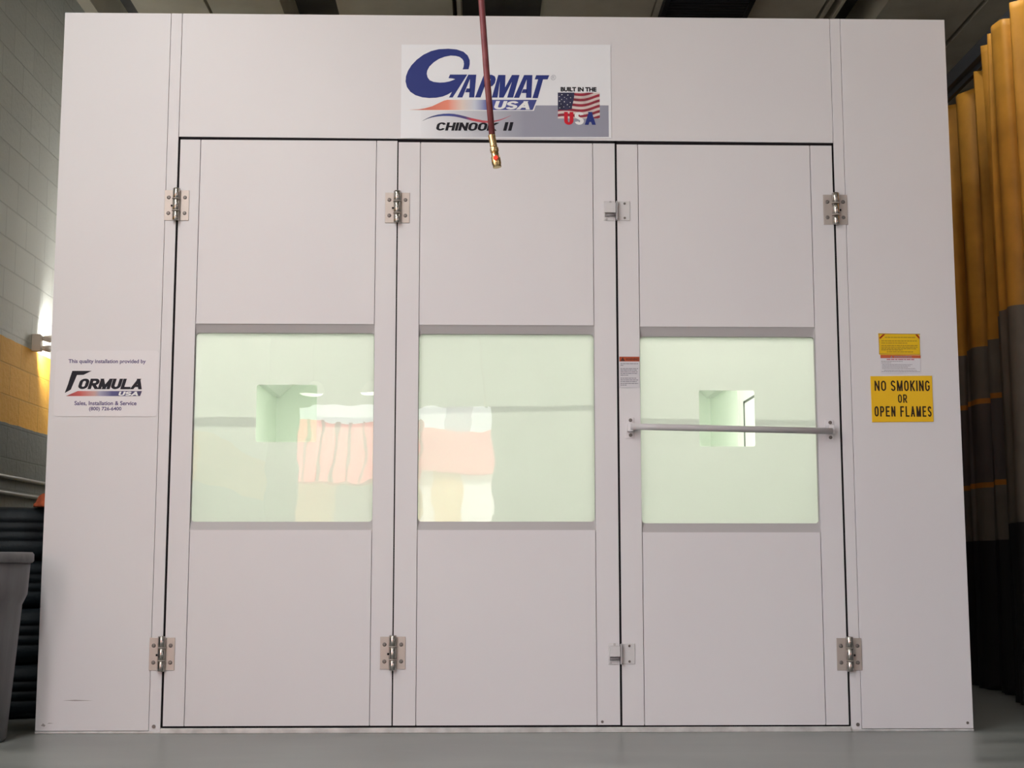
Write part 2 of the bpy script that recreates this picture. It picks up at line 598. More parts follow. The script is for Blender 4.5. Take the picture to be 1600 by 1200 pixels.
m = MB()
m.box(XL - 0.2, -2.79, YE - 0.2, YE, 0, 5.2); m.box(0.05, XR + 0.2, YE - 0.2, YE, 0, 5.2); m.box(-2.79, 0.05, YE - 0.2, YE, 3.04, 5.2)
struct(m.build('wall_entrance', mat('entrance_wall_paint', (0.25, 0.25, 0.24), 0.8, c2=(0.30, 0.30, 0.29))))
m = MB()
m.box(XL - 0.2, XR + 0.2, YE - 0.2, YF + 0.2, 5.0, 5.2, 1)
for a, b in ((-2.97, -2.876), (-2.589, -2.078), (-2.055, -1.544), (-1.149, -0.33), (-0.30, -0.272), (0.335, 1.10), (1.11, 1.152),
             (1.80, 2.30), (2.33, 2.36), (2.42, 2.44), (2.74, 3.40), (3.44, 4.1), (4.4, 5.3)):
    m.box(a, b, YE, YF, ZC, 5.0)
struct(m.build('ceiling', [CONC, mat('shaded_slab_concrete', (0.13, 0.13, 0.125), 0.9, spec=0.1, c2=(0.17, 0.165, 0.155), nscale=3)]))  # slab material darkened, shade of the recesses put into its colour

# ------------------------------------------------------------------ the spray booth
booth = thing('spray_booth', (0, 0, 0), 'large white steel panelled spray booth with three tall windowed front doors', 'spray booth')
T = 0.05
def side_panel(xa, xb, screws, scuff=None):
    m = MB(); m.box(xa, xb, 0, T, 0.012, 3.295)
    mats = [PANEL]
    if scuff:
        mats.append(mat('scuff_mark', (0.36, 0.33, 0.33), 0.7))
        for pts in scuff:
            m.flat(pts, -0.0004, 1)
    p = m.build('side_panel', mats, booth, bevel=0.0015)
    for x, z in screws:
        s = MB(); s.cyl((x, -0.002, z), (x, 0.004, z), 0.006)
        s.build('screw', SCREW, p)
side_panel(-2.07, -1.5765, [], [[(-1.955, 0.143), (-1.90, 0.1405), (-1.82, 0.142), (-1.90, 0.1455)],
                                [(-2.045, 0.035), (-2.03, 0.030), (-2.025, 0.036), (-2.036, 0.045)], [(-2.018, 0.043), (-1.99, 0.045), (-2.01, 0.047)]])
side_panel(1.5725, 2.07, [(2.044, 0.036)])
for xa, xb, xs in ((-1.5745, -1.5245, -1.553), (1.5235, 1.5705, 1.553)):
    m = MB(); m.box(xa, xb, -0.001, T, 0.006, 3.295)
    p = m.build('door_post', PANEL, booth, bevel=0.0015)
    s = MB(); s.cyl((xs, -0.004, 0.03), (xs, 0.004, 0.03), 0.008)
    s.build('screw', SCREW, p)
m = MB(); m.prism([(-1.5225, 2.700), (1.5215, 2.690), (1.5215, 3.295), (-1.5225, 3.295)], 0, T)
m.build('header_panel', PANEL, booth, bevel=0.001)
m = MB(); m.box(-1.5225, 1.5215, -0.012, T + 0.05, 0.0, 0.022); m.box(-2.07, 2.07, -0.004, T, 0.0, 0.010)
m.build('threshold', SILL, booth, bevel=0.002)
# black strips added inside the door gaps to stand in for their shade
for a, b in ((-1.5245, -1.5145), (-0.5125, -0.5065), (0.4975, 0.5075), (1.5135, 1.5235)):
    m = MB(); m.box(a, b, 0.004, 0.02, 0.024, 2.70); m.box(a - 0.02, b + 0.02, T + 0.004, T + 0.02, 0.022, 2.72)
    m.build('gap_dark_strip', MATTE_BLACK, booth)
m = MB(); m.prism([(-1.522, 2.6855), (1.521, 2.675), (1.521, 2.6895), (-1.522, 2.6995)], 0.004, 0.02); m.build('gap_dark_strip', MATTE_BLACK, booth)
m = MB(); m.box(-1.52, 1.52, 0.006, 0.03, 0.021, 0.033); m.build('gap_dark_strip', MATTE_BLACK, booth)

DOORS = [  # leaf left, stile, stile, leaf right, glass bottom and top, strip bottom and top, top of leaf
    (-1.5145, -1.421, -0.609, -0.5125, 0.925, 1.783, 0.888, 1.823, 2.686, 0.031),
    (-0.5065, -0.4055, 0.395, 0.4975, 0.926, 1.781, 0.888, 1.821, 2.680, 0.031),
    (0.5075, 0.605, 1.411, 1.5135, 0.919, 1.772, 0.878, 1.816, 2.676, 0.029)]
HOLES = [(-1.141, -0.867, 1.285, 1.546), None, (0.875, 1.130, 1.268, 1.525)]
BANDS = [((1.353, 1.353), (1.398, 1.398)), ((1.415, 1.430), (1.444, 1.457)), ((1.366, 1.362), (1.396, 1.388))]
G = 0.0017
doors = []
for (xa, xs, xt, xb, g0, g1, s0, s1, zt, zb), hole, band in zip(DOORS, HOLES, BANDS):
    m = MB()
    m.box(xa, xs - G, 0, T - 0.005, zb, zt)
    m.box(xt + G, xb, 0, T - 0.005, zb, zt)
    m.box(xs + G, xt - G, 0.0008, T - 0.005, s1, zt)
    m.box(xs + G, xt - G, 0.0008, T - 0.005, zb, s0)
    m.box(xs - G - 0.01, xs + G + 0.01, 0.014, T - 0.006, zb + 0.002, s0 - 0.002)
    m.box(xt - G - 0.01, xt + G + 0.01, 0.014, T - 0.006, zb + 0.002, s0 - 0.002)
    m.box(xs - G - 0.01, xs + G + 0.01, 0.014, T - 0.006, s1 + 0.002, zt - 0.002)
    m.box(xt - G - 0.01, xt + G + 0.01, 0.014, T - 0.006, s1 + 0.002, zt - 0.002)
    d = m.build('door', PANEL, booth)
    doors.append(d)
    # grey frame strips above and below the pane, with rounded inner corners
    m = MB()
    ins = rrect(xs + 0.001, xt - 0.001, g0, g1, 0.016)
    cx, cz = (xs + xt) / 2, (g0 + g1) / 2
    outs = [(xt + G + 0.002 if x > cx else xs - G - 0.002, s1 if z > cz else s0) for x, z in ins]
    n = len(ins)
    yo, yi = 0.004, 0.016
    vi = [m.bm.verts.new((x, yi, z)) for x, z in ins]
    vo = [m.bm.verts.new((x, yo, z)) for x, z in outs]
    vb = [m.bm.verts.new((x, 0.040, z)) for x, z in ins]
    for k in range(n):
        j = (k + 1) % n
        for q in ((vo[k], vo[j], vi[j], vi[k]), (vi[k], vi[j], vb[j], vb[k])):
            try:
                m.bm.faces.new(q)
            except ValueError:
                pass
    fr = m.build('window_frame', FRAME, d)
    m = MB(); m.box(xs + 0.001, xt - 0.001, 0.018, 0.024, g0 - 0.01, g1 + 0.01)
    m.build('window_pane', GLASS, d)
    # milky film on the inside of the pane (a clear square cut out of two of them) and a strip of tape across it
    (bl, br), (tl, tr) = band
    X0, X1, Z0, Z1 = xs + 0.003, xt - 0.003, g0 - 0.008, g1 + 0.008
    fm = MB()
    lin = lambda a, b, x: a + (b - a) * (x - X0) / (X1 - X0)
    if hole:
        h0, h1, k0, k1 = hole
        inn = rrect(h0, h1, k0, k1, 0.010)
        hcx, hcz = (h0 + h1) / 2, (k0 + k1) / 2
        vi = [fm.bm.verts.new((x, 0.0252, z)) for x, z in inn]
        vo = [fm.bm.verts.new((X1 if x > hcx else X0, 0.0252, Z1 if z > hcz else Z0)) for x, z in inn]
        for k in range(len(inn)):
            q = (vo[k], vo[(k + 1) % len(inn)], vi[(k + 1) % len(inn)], vi[k])
            try:
                fm.bm.faces.new(q)
            except ValueError:
                pass
    else:
        fm.face([(x, 0.0252, z) for x, z in ((X0, Z0), (X1, Z0), (X1, Z1), (X0, Z1))])
    fm.build('protective_film', FILM, d)
    for a, b in (((X0, hole[0]), (hole[1], X1)) if hole else ((X0, X1),)):
        tp = MB(); tp.face([(a, 0.0262, lin(bl, br, a)), (b, 0.0262, lin(bl, br, b)), (b, 0.0262, lin(tl, tr, b)), (a, 0.0262, lin(tl, tr, a))])
        tp.build('film_tape', TAPE, d)

# push bar on the right-hand door
d = doors[2]
def yz(x): return 1.351 - (x - 0.557) / 0.905 * 0.019
m = MB(); m.tube([(0.552, -0.048, 1.3512), (0.70, -0.048, yz(0.7)), (1.466, -0.048, yz(1.466))], 0.0145, 16)
m.build('push_bar', mat('bar_paint', (0.60, 0.58, 0.60), 0.4), d)
for x, z in ((0.553, 1.350), (1.464, 1.341)):
    m = MB()
    m.box(x - 0.020, x + 0.020, -0.004, 0, z - 0.048, z + 0.048)
    m.prism([(x - 0.013, z - 0.020), (x + 0.013, z - 0.020), (x + 0.013, z + 0.020), (x - 0.013, z + 0.020)], -0.05, -0.004)
    m.build('push_bar_bracket', PANEL, d, bevel=0.002)
    for dz in (-0.034, 0.034):
        s = MB(); s.cyl((x + 0.004, -0.007, z + dz), (x + 0.004, -0.004, z + dz), 0.008)
        s.cyl((x + 0.004, -0.0075, z + dz), (x + 0.004, -0.007, z + dz), 0.004)
        s.build('bracket_screw', SCREW, d)
# small latch screws low on the middle door
s = MB(); s.cyl((0.418, -0.002, 0.045), (0.418, 0.003, 0.045), 0.006)
s.build('screw', SCREW, doors[1])

# hinges: two leaves, a three-knuckle barrel, four screws each
def hinge(x, z, side, barrel):
    h = 0.071
    m = MB()
    m.box(x - 0.056, x - 0.004, -0.004, 0.0, z - h, z + h)
    m.box(x + 0.004, x + 0.056, -0.004, 0.0, z - h, z + h)
    hg = m.build('hinge', STEELP, booth, origin=(x, 0, z), bevel=0.001)
    ks = ((-0.075, -0.030), (-0.026, 0.026), (0.030, 0.078))
    for a, b in ks:
        k = MB(); k.tube([(x, -0.014, z + a), (x, -0.014, z + a + 0.003), (x, -0.014, z + b - 0.003), (x, -0.014, z + b)], 0.016, 20, radii=[0.014, 0.017, 0.017, 0.014])
        k.build('hinge_knuckle', STEEL, hg)
    for q in (-0.028, 0.028):
        w = MB(); w.cyl((x, -0.014, z + q - 0.002), (x, -0.014, z + q + 0.002), 0.019, 20)
        w.build('hinge_washer', STEELP, hg)
    for sx in (-0.037, 0.037):
        for sz in (-0.037, 0.037):
            s = MB()
            s.lathe([(0.0, 0), (0.009, 0), (0.0075, 0.003), (0.004, 0.0036), (0.0, 0.0026)], (0, 0, 0), 16)
            bmesh.ops.rotate(s.bm, verts=s.bm.verts, matrix=Matrix.Rotation(math.pi / 2, 3, 'X'), cent=(0, 0, 0))
            bmesh.ops.translate(s.bm, verts=s.bm.verts, vec=(x + sx, -0.004, z + sz))
            s.build('hinge_screw', SCREW, hg)
    g = MB(); g.cyl((x + side * 0.016, -0.014, z - 0.004), (x + side * 0.024, -0.014, z - 0.004), 0.0045, 10)
    g.build('grease_nipple', MATTE_BLACK, hg)
for x, z, s in ((-1.5225, 2.373, -1), (-0.5095, 2.367, -1), (1.522, 2.369, 1), (-1.5265, 0.343, -1), (-0.5095, 0.346, -1), (1.524, 0.337, 1)):
    hinge(x, z, s, False)

# roller catches between the middle and right doors
LATCH = mat('latch_paint', (0.66, 0.645, 0.66), 0.4)
for z, dx in ((2.358, 0.0), (0.341, 0.004)):
    m = MB()
    m.box(0.443 + dx, 0.492, -0.003, 0, z - 0.047, z + 0.047)
    m.box(0.447 + dx, 0.498, -0.022, -0.003, z - 0.012, z + 0.034)
    lt = m.build('roller_catch', LATCH, booth, origin=(0.47, 0, z), bevel=0.002)
    k = MB(); k.box(0.508, 0.566, -0.004, 0, z - 0.046, z + 0.046)
    k.build('strike_plate', LATCH, lt, bevel=0.002)
    k = MB(); k.prism([(0.4995, z - 0.045), (0.506, z - 0.045), (0.506, z + 0.045), (0.4995, z + 0.040)], -0.026, 0.01)
    k.build('strike_lip', mat('latch_lip', (0.42, 0.41, 0.42), 0.4), lt)
    k = MB(); k.cyl((0.449 + dx, -0.010, z - 0.022), (0.494, -0.010, z - 0.022), 0.0065, 12)
    k.build('catch_roller', mat('catch_roller_grey', (0.25, 0.23, 0.24), 0.4), lt)
    for sx, sz in ((0.541, 0.034), (0.541, -0.034), (0.475, 0.041), (0.457, -0.040)):
        s = MB(); s.cyl((sx, -0.0065, z + sz), (sx, -0.003, z + sz), 0.0055, 12)
        s.build('catch_screw', SCREW if sx > 0.5 else FRAME, lt)

# shell and inside of the booth
XI, YB = 1.985, 6.45
for sgn in (-1, 1):
    m = MB(); m.box(min(sgn * 2.07, sgn * 2.02), max(sgn * 2.07, sgn * 2.02), T, YB + 0.15, 0.0, 3.295)
    m.build('outer_side_wall', PANEL, booth)
    m = MB(); m.box(min(sgn * XI, sgn * 2.02), max(sgn * XI, sgn * 2.02), T, YB + 0.10, 0.0, 2.62)
    for yj in (1.3, 2.55, 3.8, 5.05):
        m.box(min(sgn * XI, sgn * (XI - 0.003)), max(sgn * XI, sgn * (XI - 0.003)), yj, yj + 0.04, 0.0, 2.25)
    w = m.build('inner_side_wall', INNER, booth)
    f = MB()
    for y0 in (0.5, 1.95, 3.4, 4.85):
        f.prism([(sgn * XI, 2.235), (sgn * (XI - 0.06), 2.235), (sgn * 1.60, 2.56), (sgn * 1.60, 2.62), (sgn * XI, 2.62)], y0, y0 + 1.40)
    f.prism([(sgn * XI, 2.25), (sgn * (XI - 0.03), 2.25), (sgn * 1.62, 2.58), (sgn * 1.62, 2.62), (sgn * XI, 2.62)], T + 0.05, YB)
    f.build('light_trough', FIXT, booth)
m = MB(); m.box(-2.07, 2.07, YB, YB + 0.15, 0.0, 3.295); m.build('rear_wall', INNER, booth)
m = MB(); m.box(-2.02, 2.02, T, YB, 3.245, 3.295); m.build('roof', PANEL, booth)
m = MB(); m.box(-2.02, 2.02, T + 0.05, YB, 2.62, 2.66); m.build('inner_ceiling', INNER, booth)
m = MB(); m.box(-XI, XI, T + 0.06, YB, 0.0, 0.012); m.build('inner_floor', INNER_FL, booth)
# personnel door in the right inner wall
m = MB()
m.box(XI - 0.004, XI, 3.93, 4.755, 0.02, 2.01)
sd = m.build('side_door', INNER, booth)
m = MB(); m.box(XI - 0.006, XI, 4.755, 4.805, 0.02, 2.03); m.box(XI - 0.006, XI, 3.9, 4.805, 2.012, 2.030)  # dark strips stand in for the shade in the door's gap
m.build('side_door_gap_strip', mat('gap_dark_grey', (0.10, 0.11, 0.10), 0.8), booth)
for sgn in (-1, 1):
    for y0, y1 in (((0.5, 1.7), (2.2, 3.4), (4.0, 4.7)) if sgn < 0 else ((0.5, 1.7), (2.2, 3.4), (3.7, 4.9))):
        m = MB(); m.box(min(sgn * 0.75, sgn * 1.35), max(sgn * 0.75, sgn * 1.35), y0, y1, 2.605, 2.62)
        m.build('ceiling_light', LENS, booth)

# ------------------------------------------------------------------ signs and stickers on the booth front
NAVY = mat('navy_ink', (0.030, 0.045, 0.22), 0.4, spec=0.2)
INKB = mat('black_ink', (0.010, 0.010, 0.018), 0.4, spec=0.2)
SIGNW = mat('sign_white', (0.85, 0.86, 0.91), 0.38)
WHITEI = mat('white_ink', (0.86, 0.86, 0.88), 0.4)
REDI = mat('red_ink', (0.55, 0.03, 0.05), 0.4, spec=0.2)
STICKW = mat('sticker_white', (0.79, 0.765, 0.80), 0.38)
INDIGO = mat('indigo_ink', (0.09, 0.065, 0.20), 0.45, spec=0.2)

def aff(a, b):
    return lambda u, v: (a[0] + a[1] * u + a[2] * v, b[0] + b[1] * u + b[2] * v)

# header sign: artwork drawn on its own grid, mapped to metres on the board
A = aff((-2.372933, 0.002991, 0.0), (3.353713, 0.000022, -0.003099))
def AP(pts): return [A(u, v) for u, v in pts]
def AB(u0, u1, v0, v1):
    p, q = A(u0, v1), A(u1, v0)
    return p[0], q[0], p[1], q[1]
so = (-0.006, 0, 2.704)
sg = thing('logo_sign', so, 'wide white sign with big blue and red lettering above the middle door', 'sign')
m = MB(); m.prism(AP([(627, 70), (955, 70), (955, 216), (627, 216)]), -0.0015, 0); m.build('sign_board', SIGNW, sg)
gx0, gx1 = A(658, 200)[0] - so[0], A(820, 200)[0] - so[0]
GREYG = ramp_mat('grey_fade_print', 'X', gx0, gx1, [(gx0, (0.83, 0.84, 0.89)), (gx1, (0.32, 0.325, 0.41))])
m = MB(); m.flat(AP([(658, 165.2), (950.8, 165.2), (950.8, 214.3), (658, 214.3)]), -0.0017); m.build('grey_field', GREYG, sg)
# swoosh bar, red to white to blue
bx = [A(u, 165)[0] - so[0] for u in (640, 700, 722, 742, 762, 840)]
BAR = ramp_mat('swoosh_print', 'X', bx[0], bx[5], [(bx[0], (0.55, 0.10, 0.06)), (bx[1], (0.86, 0.27, 0.18)), (bx[2], (0.80, 0.66, 0.60)), (bx[3], (0.62, 0.66, 0.76)), (bx[4], (0.07, 0.09, 0.38)), (bx[5], (0.035, 0.05, 0.24))])
m = MB(); m.flat(AP([(634, 173.4), (640, 171.2), (655, 170.4), (664, 168.6), (675, 165.4), (685, 160.8), (692, 157), (698, 155.4), (840.5, 155.4), (834, 173.6), (660, 173.6)]), -0.0019); m.build('swoosh_outline', WHITEI, sg)
m = MB(); m.flat(AP([(640, 171.7), (655, 171.2), (664, 169.8), (676, 166.4), (686, 161.5), (694, 157.8), (699, 156.6), (838.7, 156.6), (832.2, 172.4), (660, 172.4)]), -0.0021); m.build('swoosh', BAR, sg)
# wave, blue to red
wx = [A(u, 185)[0] - so[0] for u in (661, 700, 728, 738, 798)]
WAVE = ramp_mat('wave_print', 'X', wx[0], wx[4], [(wx[0], (0.05, 0.06, 0.12)), (wx[1], (0.03, 0.06, 0.30)), (wx[2], (0.08, 0.05, 0.20)), (wx[3], (0.55, 0.06, 0.08)), (wx[4], (0.50, 0.10, 0.14))])
wl = [(661, 189, .4), (668, 185.6, 1.2), (675, 183, 2.0), (684, 181, 2.8), (693, 180, 3.4), (702, 179.9, 3.8), (710, 180.5, 4.0), (719, 182.2, 4.0), (728, 184.5, 4.0), (737, 186.9, 4.0), (745, 188.6, 3.9), (754, 190.2, 3.6), (762, 190.8, 3.1), (771, 190.2, 2.4), (780, 188.3, 1.7), (789, 185.2, 1.0), (798, 181.3, .4)]
m = MB(); m.flat(AP([(u, v - w / 2) for u, v, w in wl] + [(u, v + w / 2) for u, v, w in wl[::-1]]), -0.0021); m.build('wave', WAVE, sg)
# the big G
Gp = [(770, 368), (782, 335), (786, 300), (780, 268), (765, 245), (735, 222), (690, 209), (630, 205), (560, 218), (490, 245), (430, 285), (380, 335), (355, 385), (350, 420), (360, 460), (385, 495), (430, 514), (500, 523), (560, 520), (620, 508), (685, 483), (650, 473), (605, 470), (622, 428), (825, 428),
      (655, 697), (612, 697), (648, 630), (600, 660), (540, 685), (460, 700), (380, 703), (300, 695), (220, 670), (160, 630), (120, 575), (103, 510), (107, 450), (130, 385), (170, 320), (230, 255), (310, 195), (400, 152), (490, 130), (600, 124), (700, 133), (780, 160), (830, 205), (853, 260), (853, 310), (840, 365)]
Gq = [(620 + x / 7.5, 60 + y / 7.5) for x, y in Gp]
m = MB(); m.flat(AP(Gq), -0.0023)
def let(mb, pts, y=-0.0023):
    mb.flat(AP([(690 + x / 8.421, 105 + y_ / 8.421) for x, y_ in pts]), y)
# A R M A T, heavy italic, drawn as strokes
let(m, [(205, 403), (350, 103), (455, 103), (430, 403), (360, 403), (362, 340), (305, 340), (275, 403)][:3] + [(430, 403), (362, 403), (366, 330), (372, 160), (330, 255), (296, 330), (275, 403)][0:3] + [(372, 160), (274, 403)])
let(m, [(310, 335), (375, 335), (378, 285), (330, 285)])
let(m, [(440, 403), (555, 105), (622, 105), (512, 403)])
let(m, [(600, 105), (660, 105), (700, 125), (712, 165), (700, 215), (670, 250), (640, 262), (548, 262), (566, 214), (622, 214), (640, 195), (645, 165), (628, 150), (590, 150)])
let(m, [(575, 262), (640, 255), (648, 403), (580, 403)])
let(m, [(660, 405), (745, 107), (840, 107), (835, 270), (925, 107), (1025, 107), (940, 405), (862, 405), (925, 195), (815, 405), (755, 405), (765, 195), (735, 405)][:13])
let(m, [(950, 408), (1085, 108), (1195, 108), (1180, 408), (1110, 408), (1120, 165), (1020, 408)])
let(m, [(1050, 345), (1120, 345), (1122, 295), (1072, 295)])
let(m, [(1245, 110), (1418, 110), (1395, 165), (1335, 165), (1265, 412), (1195, 412), (1270, 165), (1225, 165)])
m.build('blue_lettering', NAVY, sg)
m = MB(); strokes(m, 'USA', *AB(770.5, 831.5, 158.8, 171.4), -0.0025, 0.0088, 0.35, gap=0.1, hx=2.0); m.build('white_lettering', WHITEI, sg)
for s, bx_, w, sh, gp, hx_ in (('CHINOOK', AB(681, 777.5, 192.3, 204.2), 0.0075, 0.25, 0.2, 1.75), ('II', AB(786, 802.3, 191.4, 204.6), 0.0155, 0.25, 0.45, 1.0)):
    m = MB(); strokes(m, s, *bx_, -0.0025, w, sh, gap=gp, hx=hx_)
    m.build('black_lettering', INKB, sg)
m = MB(); text(m, 'BUILT IN THE', *AB(876, 932, 137, 143.6), -0.0025, 0, 0.05); m.build('black_lettering', INKB, sg)
m = MB(); text(m, '\u00ae', *AB(860.8, 868.6, 117.6, 125.8), -0.0021, 0.1); m.build('registered_mark', mat('grey_ink', (0.42, 0.43, 0.5), 0.4), sg)
# waving flag picture
fu0, fu1, fv0, fv1 = 871.5, 937.0, 145.3, 185.6
CREAM = mat('flag_cream', (0.74, 0.62, 0.60), 0.4, c2=(0.45, 0.36, 0.36), nscale=9, lo=0.5, hi=0.75)
CRIM = mat('flag_crimson', (0.40, 0.02, 0.05), 0.4, c2=(0.20, 0.02, 0.04), nscale=30)
m = MB(); m.flat(AP([(fu0, fv0), (fu1, fv0), (fu1, fv1), (fu0, fv1)]), -0.0019)
fl = m.build('flag_picture', CREAM, sg)
def wv(u, base):
    t = (u - fu0) / (fu1 - fu0)
    return min(fv1, max(fv0, base + 4.2 * math.cos(t * 6.4 - 3.6) * (0.25 + t * 0.6) - 4 * t + 2.6))
m = MB()
for k in range(6):
    b0 = fv0 - 1.5 + k * 8.3
    us = [fu0 + (fu1 - fu0) * i / 20 for i in range(21)]
    pts = [(u, wv(u, b0)) for u in us] + [(u, wv(u, b0 + 4.2)) for u in us[::-1]]
    if max(p[1] for p in pts) - min(p[1] for p in pts) > 1:
        for i in range(20):
            a, b, c, d_ = (us[i], wv(us[i], b0)), (us[i + 1], wv(us[i + 1], b0)), (us[i + 1], wv(us[i + 1], b0 + 4.2)), (us[i], wv(us[i], b0 + 4.2))
            if abs(a[1] - d_[1]) > 0.05 and abs(b[1] - c[1]) > 0.05:
                m.face([(x, -0.0021, z) for x, z in AP([a, b, c, d_])])
m.build('stripes', CRIM, fl)
m = MB(); m.flat(AP([(fu0, fv0), (897.5, fv0), (897, 152), (895.5, 160), (893.8, 166), (893.5, 171), (884, 172.6), (fu0, 172.2)]), -0.0023)
m.build('star_field', mat('flag_navy', (0.012, 0.014, 0.05), 0.4, c2=(0.03, 0.03, 0.09), nscale=30), fl)
m = MB()
for i, (u, v) in enumerate([(874, 151.5), (878, 148.5), (882, 152.8), (877.5, 156), (887.3, 149.2), (885.3, 155), (891.5, 153.4), (881.7, 159.6), (876.5, 163), (891, 160.8), (886.4, 164.2), (880.8, 167.6), (874.5, 169), (874.2, 158.6), (889.8, 167.5)]):
    r = (1.0, 1.25, 0.85)[i % 3]
    pts = [(u + r * (1 if k % 2 == 0 else 0.45) * math.sin(k * math.pi / 5), v - r * (1 if k % 2 == 0 else 0.45) * math.cos(k * math.pi / 5)) for k in range(10)]
    m.flat(AP(pts), -0.0025)
m.build('stars', WHITEI, fl)
for ch, u0, u1, mm, nm in (('U', 881.2, 895.6, mat('bright_red_ink', (0.62, 0.02, 0.04), 0.4, spec=0.2), 'red_letter'), ('S', 897.6, 912, WHITEI, 'white_letter'), ('A', 914, 930, NAVY, 'blue_letter')):
    m = MB(); strokes(m, ch, *AB(u0, u1, 175.6, 195.4), -0.0028, 0.0115, gap=0, hx=1.5); m.build(nm, mm, fl)

# installer sticker on the left panel
A = aff((-2.355207, 0.002874, 0.000105), (3.29341, 0.000007, -0.002917))
so = (-1.81, 0, 1.398)
sg = thing('installer_sticker', so, 'pale rounded sticker with dark lettering and red to blue bar on the left panel', 'sticker')
m = MB(); m.prism(rrect(-2.046, -1.580, 1.397, 1.697, 0.02), -0.001, 0); m.build('sticker_sheet', STICKW, sg)
for s, bx_ in (('This quality installation provided by', AB(107, 228.3, 561.6, 569.2)), ('Sales, Installation & Service', AB(116.5, 213.6, 626.8, 634.2)), ('(800) 726-6400', AB(139.3, 190, 635.7, 643))):
    m = MB(); text(m, s, *bx_, -0.0013, 0, 0.022)
    m.build('indigo_lettering', INDIGO, sg)
m = MB()
m.flat(AP([(80 + x / 8.889, 540 + y / 8.889) for x, y in [(295, 352), (565, 352), (450, 408), (360, 410), (275, 612), (190, 660), (235, 540), (262, 450)]]), -0.0013)
m.build('black_initial', INKB, sg)
m = MB(); strokes(m, 'ORMULA', *AB(121, 226, 592, 608), -0.0013, 0.0105, 0.28, gap=0.12, hx=1.45)
m.build('black_lettering', INKB, sg)
bx = [A(u, 615)[0] - so[0] for u in (103, 125, 148, 156, 175, 222)]
BAR2 = ramp_mat('sticker_bar_print', 'X', bx[0], bx[5], [(bx[0], (0.30, 0.04, 0.05)), (bx[1], (0.62, 0.10, 0.09)), (bx[2], (0.62, 0.38, 0.36)), (bx[3], (0.40, 0.38, 0.52)), (bx[4], (0.08, 0.08, 0.24)), (bx[5], (0.04, 0.03, 0.10))])
m = MB(); m.flat(AP([(80 + x / 8.889, 540 + y / 8.889) for x, y in [(205, 702), (370, 632), (1262, 632), (1236, 702)]]), -0.0013); m.build('colour_bar', BAR2, sg)
m = MB(); strokes(m, 'USA', *AB(184.5, 218, 612.0, 618.4), -0.0016, 0.0046, 0.35, gap=0.15, hx=1.9); m.build('white_lettering', WHITEI, sg)

# signs on the right panel
A = aff((-2.291543, 0.002952, -0.000105), (3.317576, 0.000008, -0.002958))
YELLOW = mat('sign_yellow', (0.88, 0.51, 0.012), 0.45, spec=0.3, c2=(0.90, 0.55, 0.02), nscale=5)
YEL2 = mat('label_yellow', (0.82, 0.53, 0.012), 0.45, spec=0.3)
BROWNI = mat('brown_black_ink', (0.035, 0.02, 0.012), 0.45, spec=0.2)
so = (1.80, 0, 1.378)
sg = thing('no_smoking_sign', so, 'yellow square sign reading NO SMOKING OR OPEN FLAMES on the right panel', 'sign')
m = MB(); m.prism([(1.660, 1.589), (1.661, 1.377), (1.943, 1.380), (1.944, 1.592)], -0.002, 0); m.build('sign_board', YELLOW, sg, bevel=0.0007)
for s, u0, u1, v0, v1 in (('NO', 1366.2, 1383.6, 595.2, 611), ('SMOKING', 1391.6, 1451.6, 595.0, 611.2), ('OR', 1402.7, 1416.3, 616.6, 629.6), ('OPEN', 1366.3, 1398.2, 635.0, 650.9), ('FLAMES', 1406.4, 1454.4, 635.0, 651.2)):
    m = MB(); strokes(m, s, *AB(u0, u1, v0, v1), -0.0023, 0.0066 if s != 'OR' else 0.0056, gap=1.0)
    m.build('lettering', BROWNI, sg)

so = (1.80, 0, 1.602)
sg = thing('warning_label', so, 'white label with an orange header above the big yellow sign', 'label')
m = MB(); m.prism([(1.707, 1.7), (1.708, 1.602), (1.893, 1.603), (1.893, 1.7)], -0.001, 0); m.build('label_sheet', mat('label_white', (0.74, 0.73, 0.78), 0.4), sg)
m = MB(); m.flat(AP([(1375.0, 554.4), (1438, 555.4), (1438, 560.0), (1375.2, 559.8)]), -0.0012); m.build('orange_header', mat('header_orange', (0.60, 0.12, 0.04), 0.4), sg)
m = MB(); text(m, 'WARNING', *AB(1396, 1424, 556.2, 559.4), -0.0014, 0, 0.03); m.flat(AP([(1390.5, 559.2), (1392.5, 556), (1394.4, 559.2)]), -0.0014)
for k, (v, a, b) in enumerate(((565.2, 1376.5, 1410), (567.6, 1377, 1392), (570.2, 1378, 1425), (572.3, 1378, 1422), (574.4, 1378, 1418), (576.6, 1378, 1430), (579.4, 1381, 1432), (581.2, 1377, 1437))):
    p, q = A(a, v), A(b, v)
    print_lines(m, p[0], q[0], p[1], 0.0022, -0.0013, 40 + k)
m.build('small_print', mat('faded_ink', (0.30, 0.26, 0.30), 0.5), sg)
m = MB(); p, q = A(1385, 562.6), A(1428, 562.6); print_lines(m, p[0], q[0], p[1], 0.0045, -0.0013, 9); m.build('red_line', mat('faded_red_ink', (0.50, 0.12, 0.16), 0.5), sg)

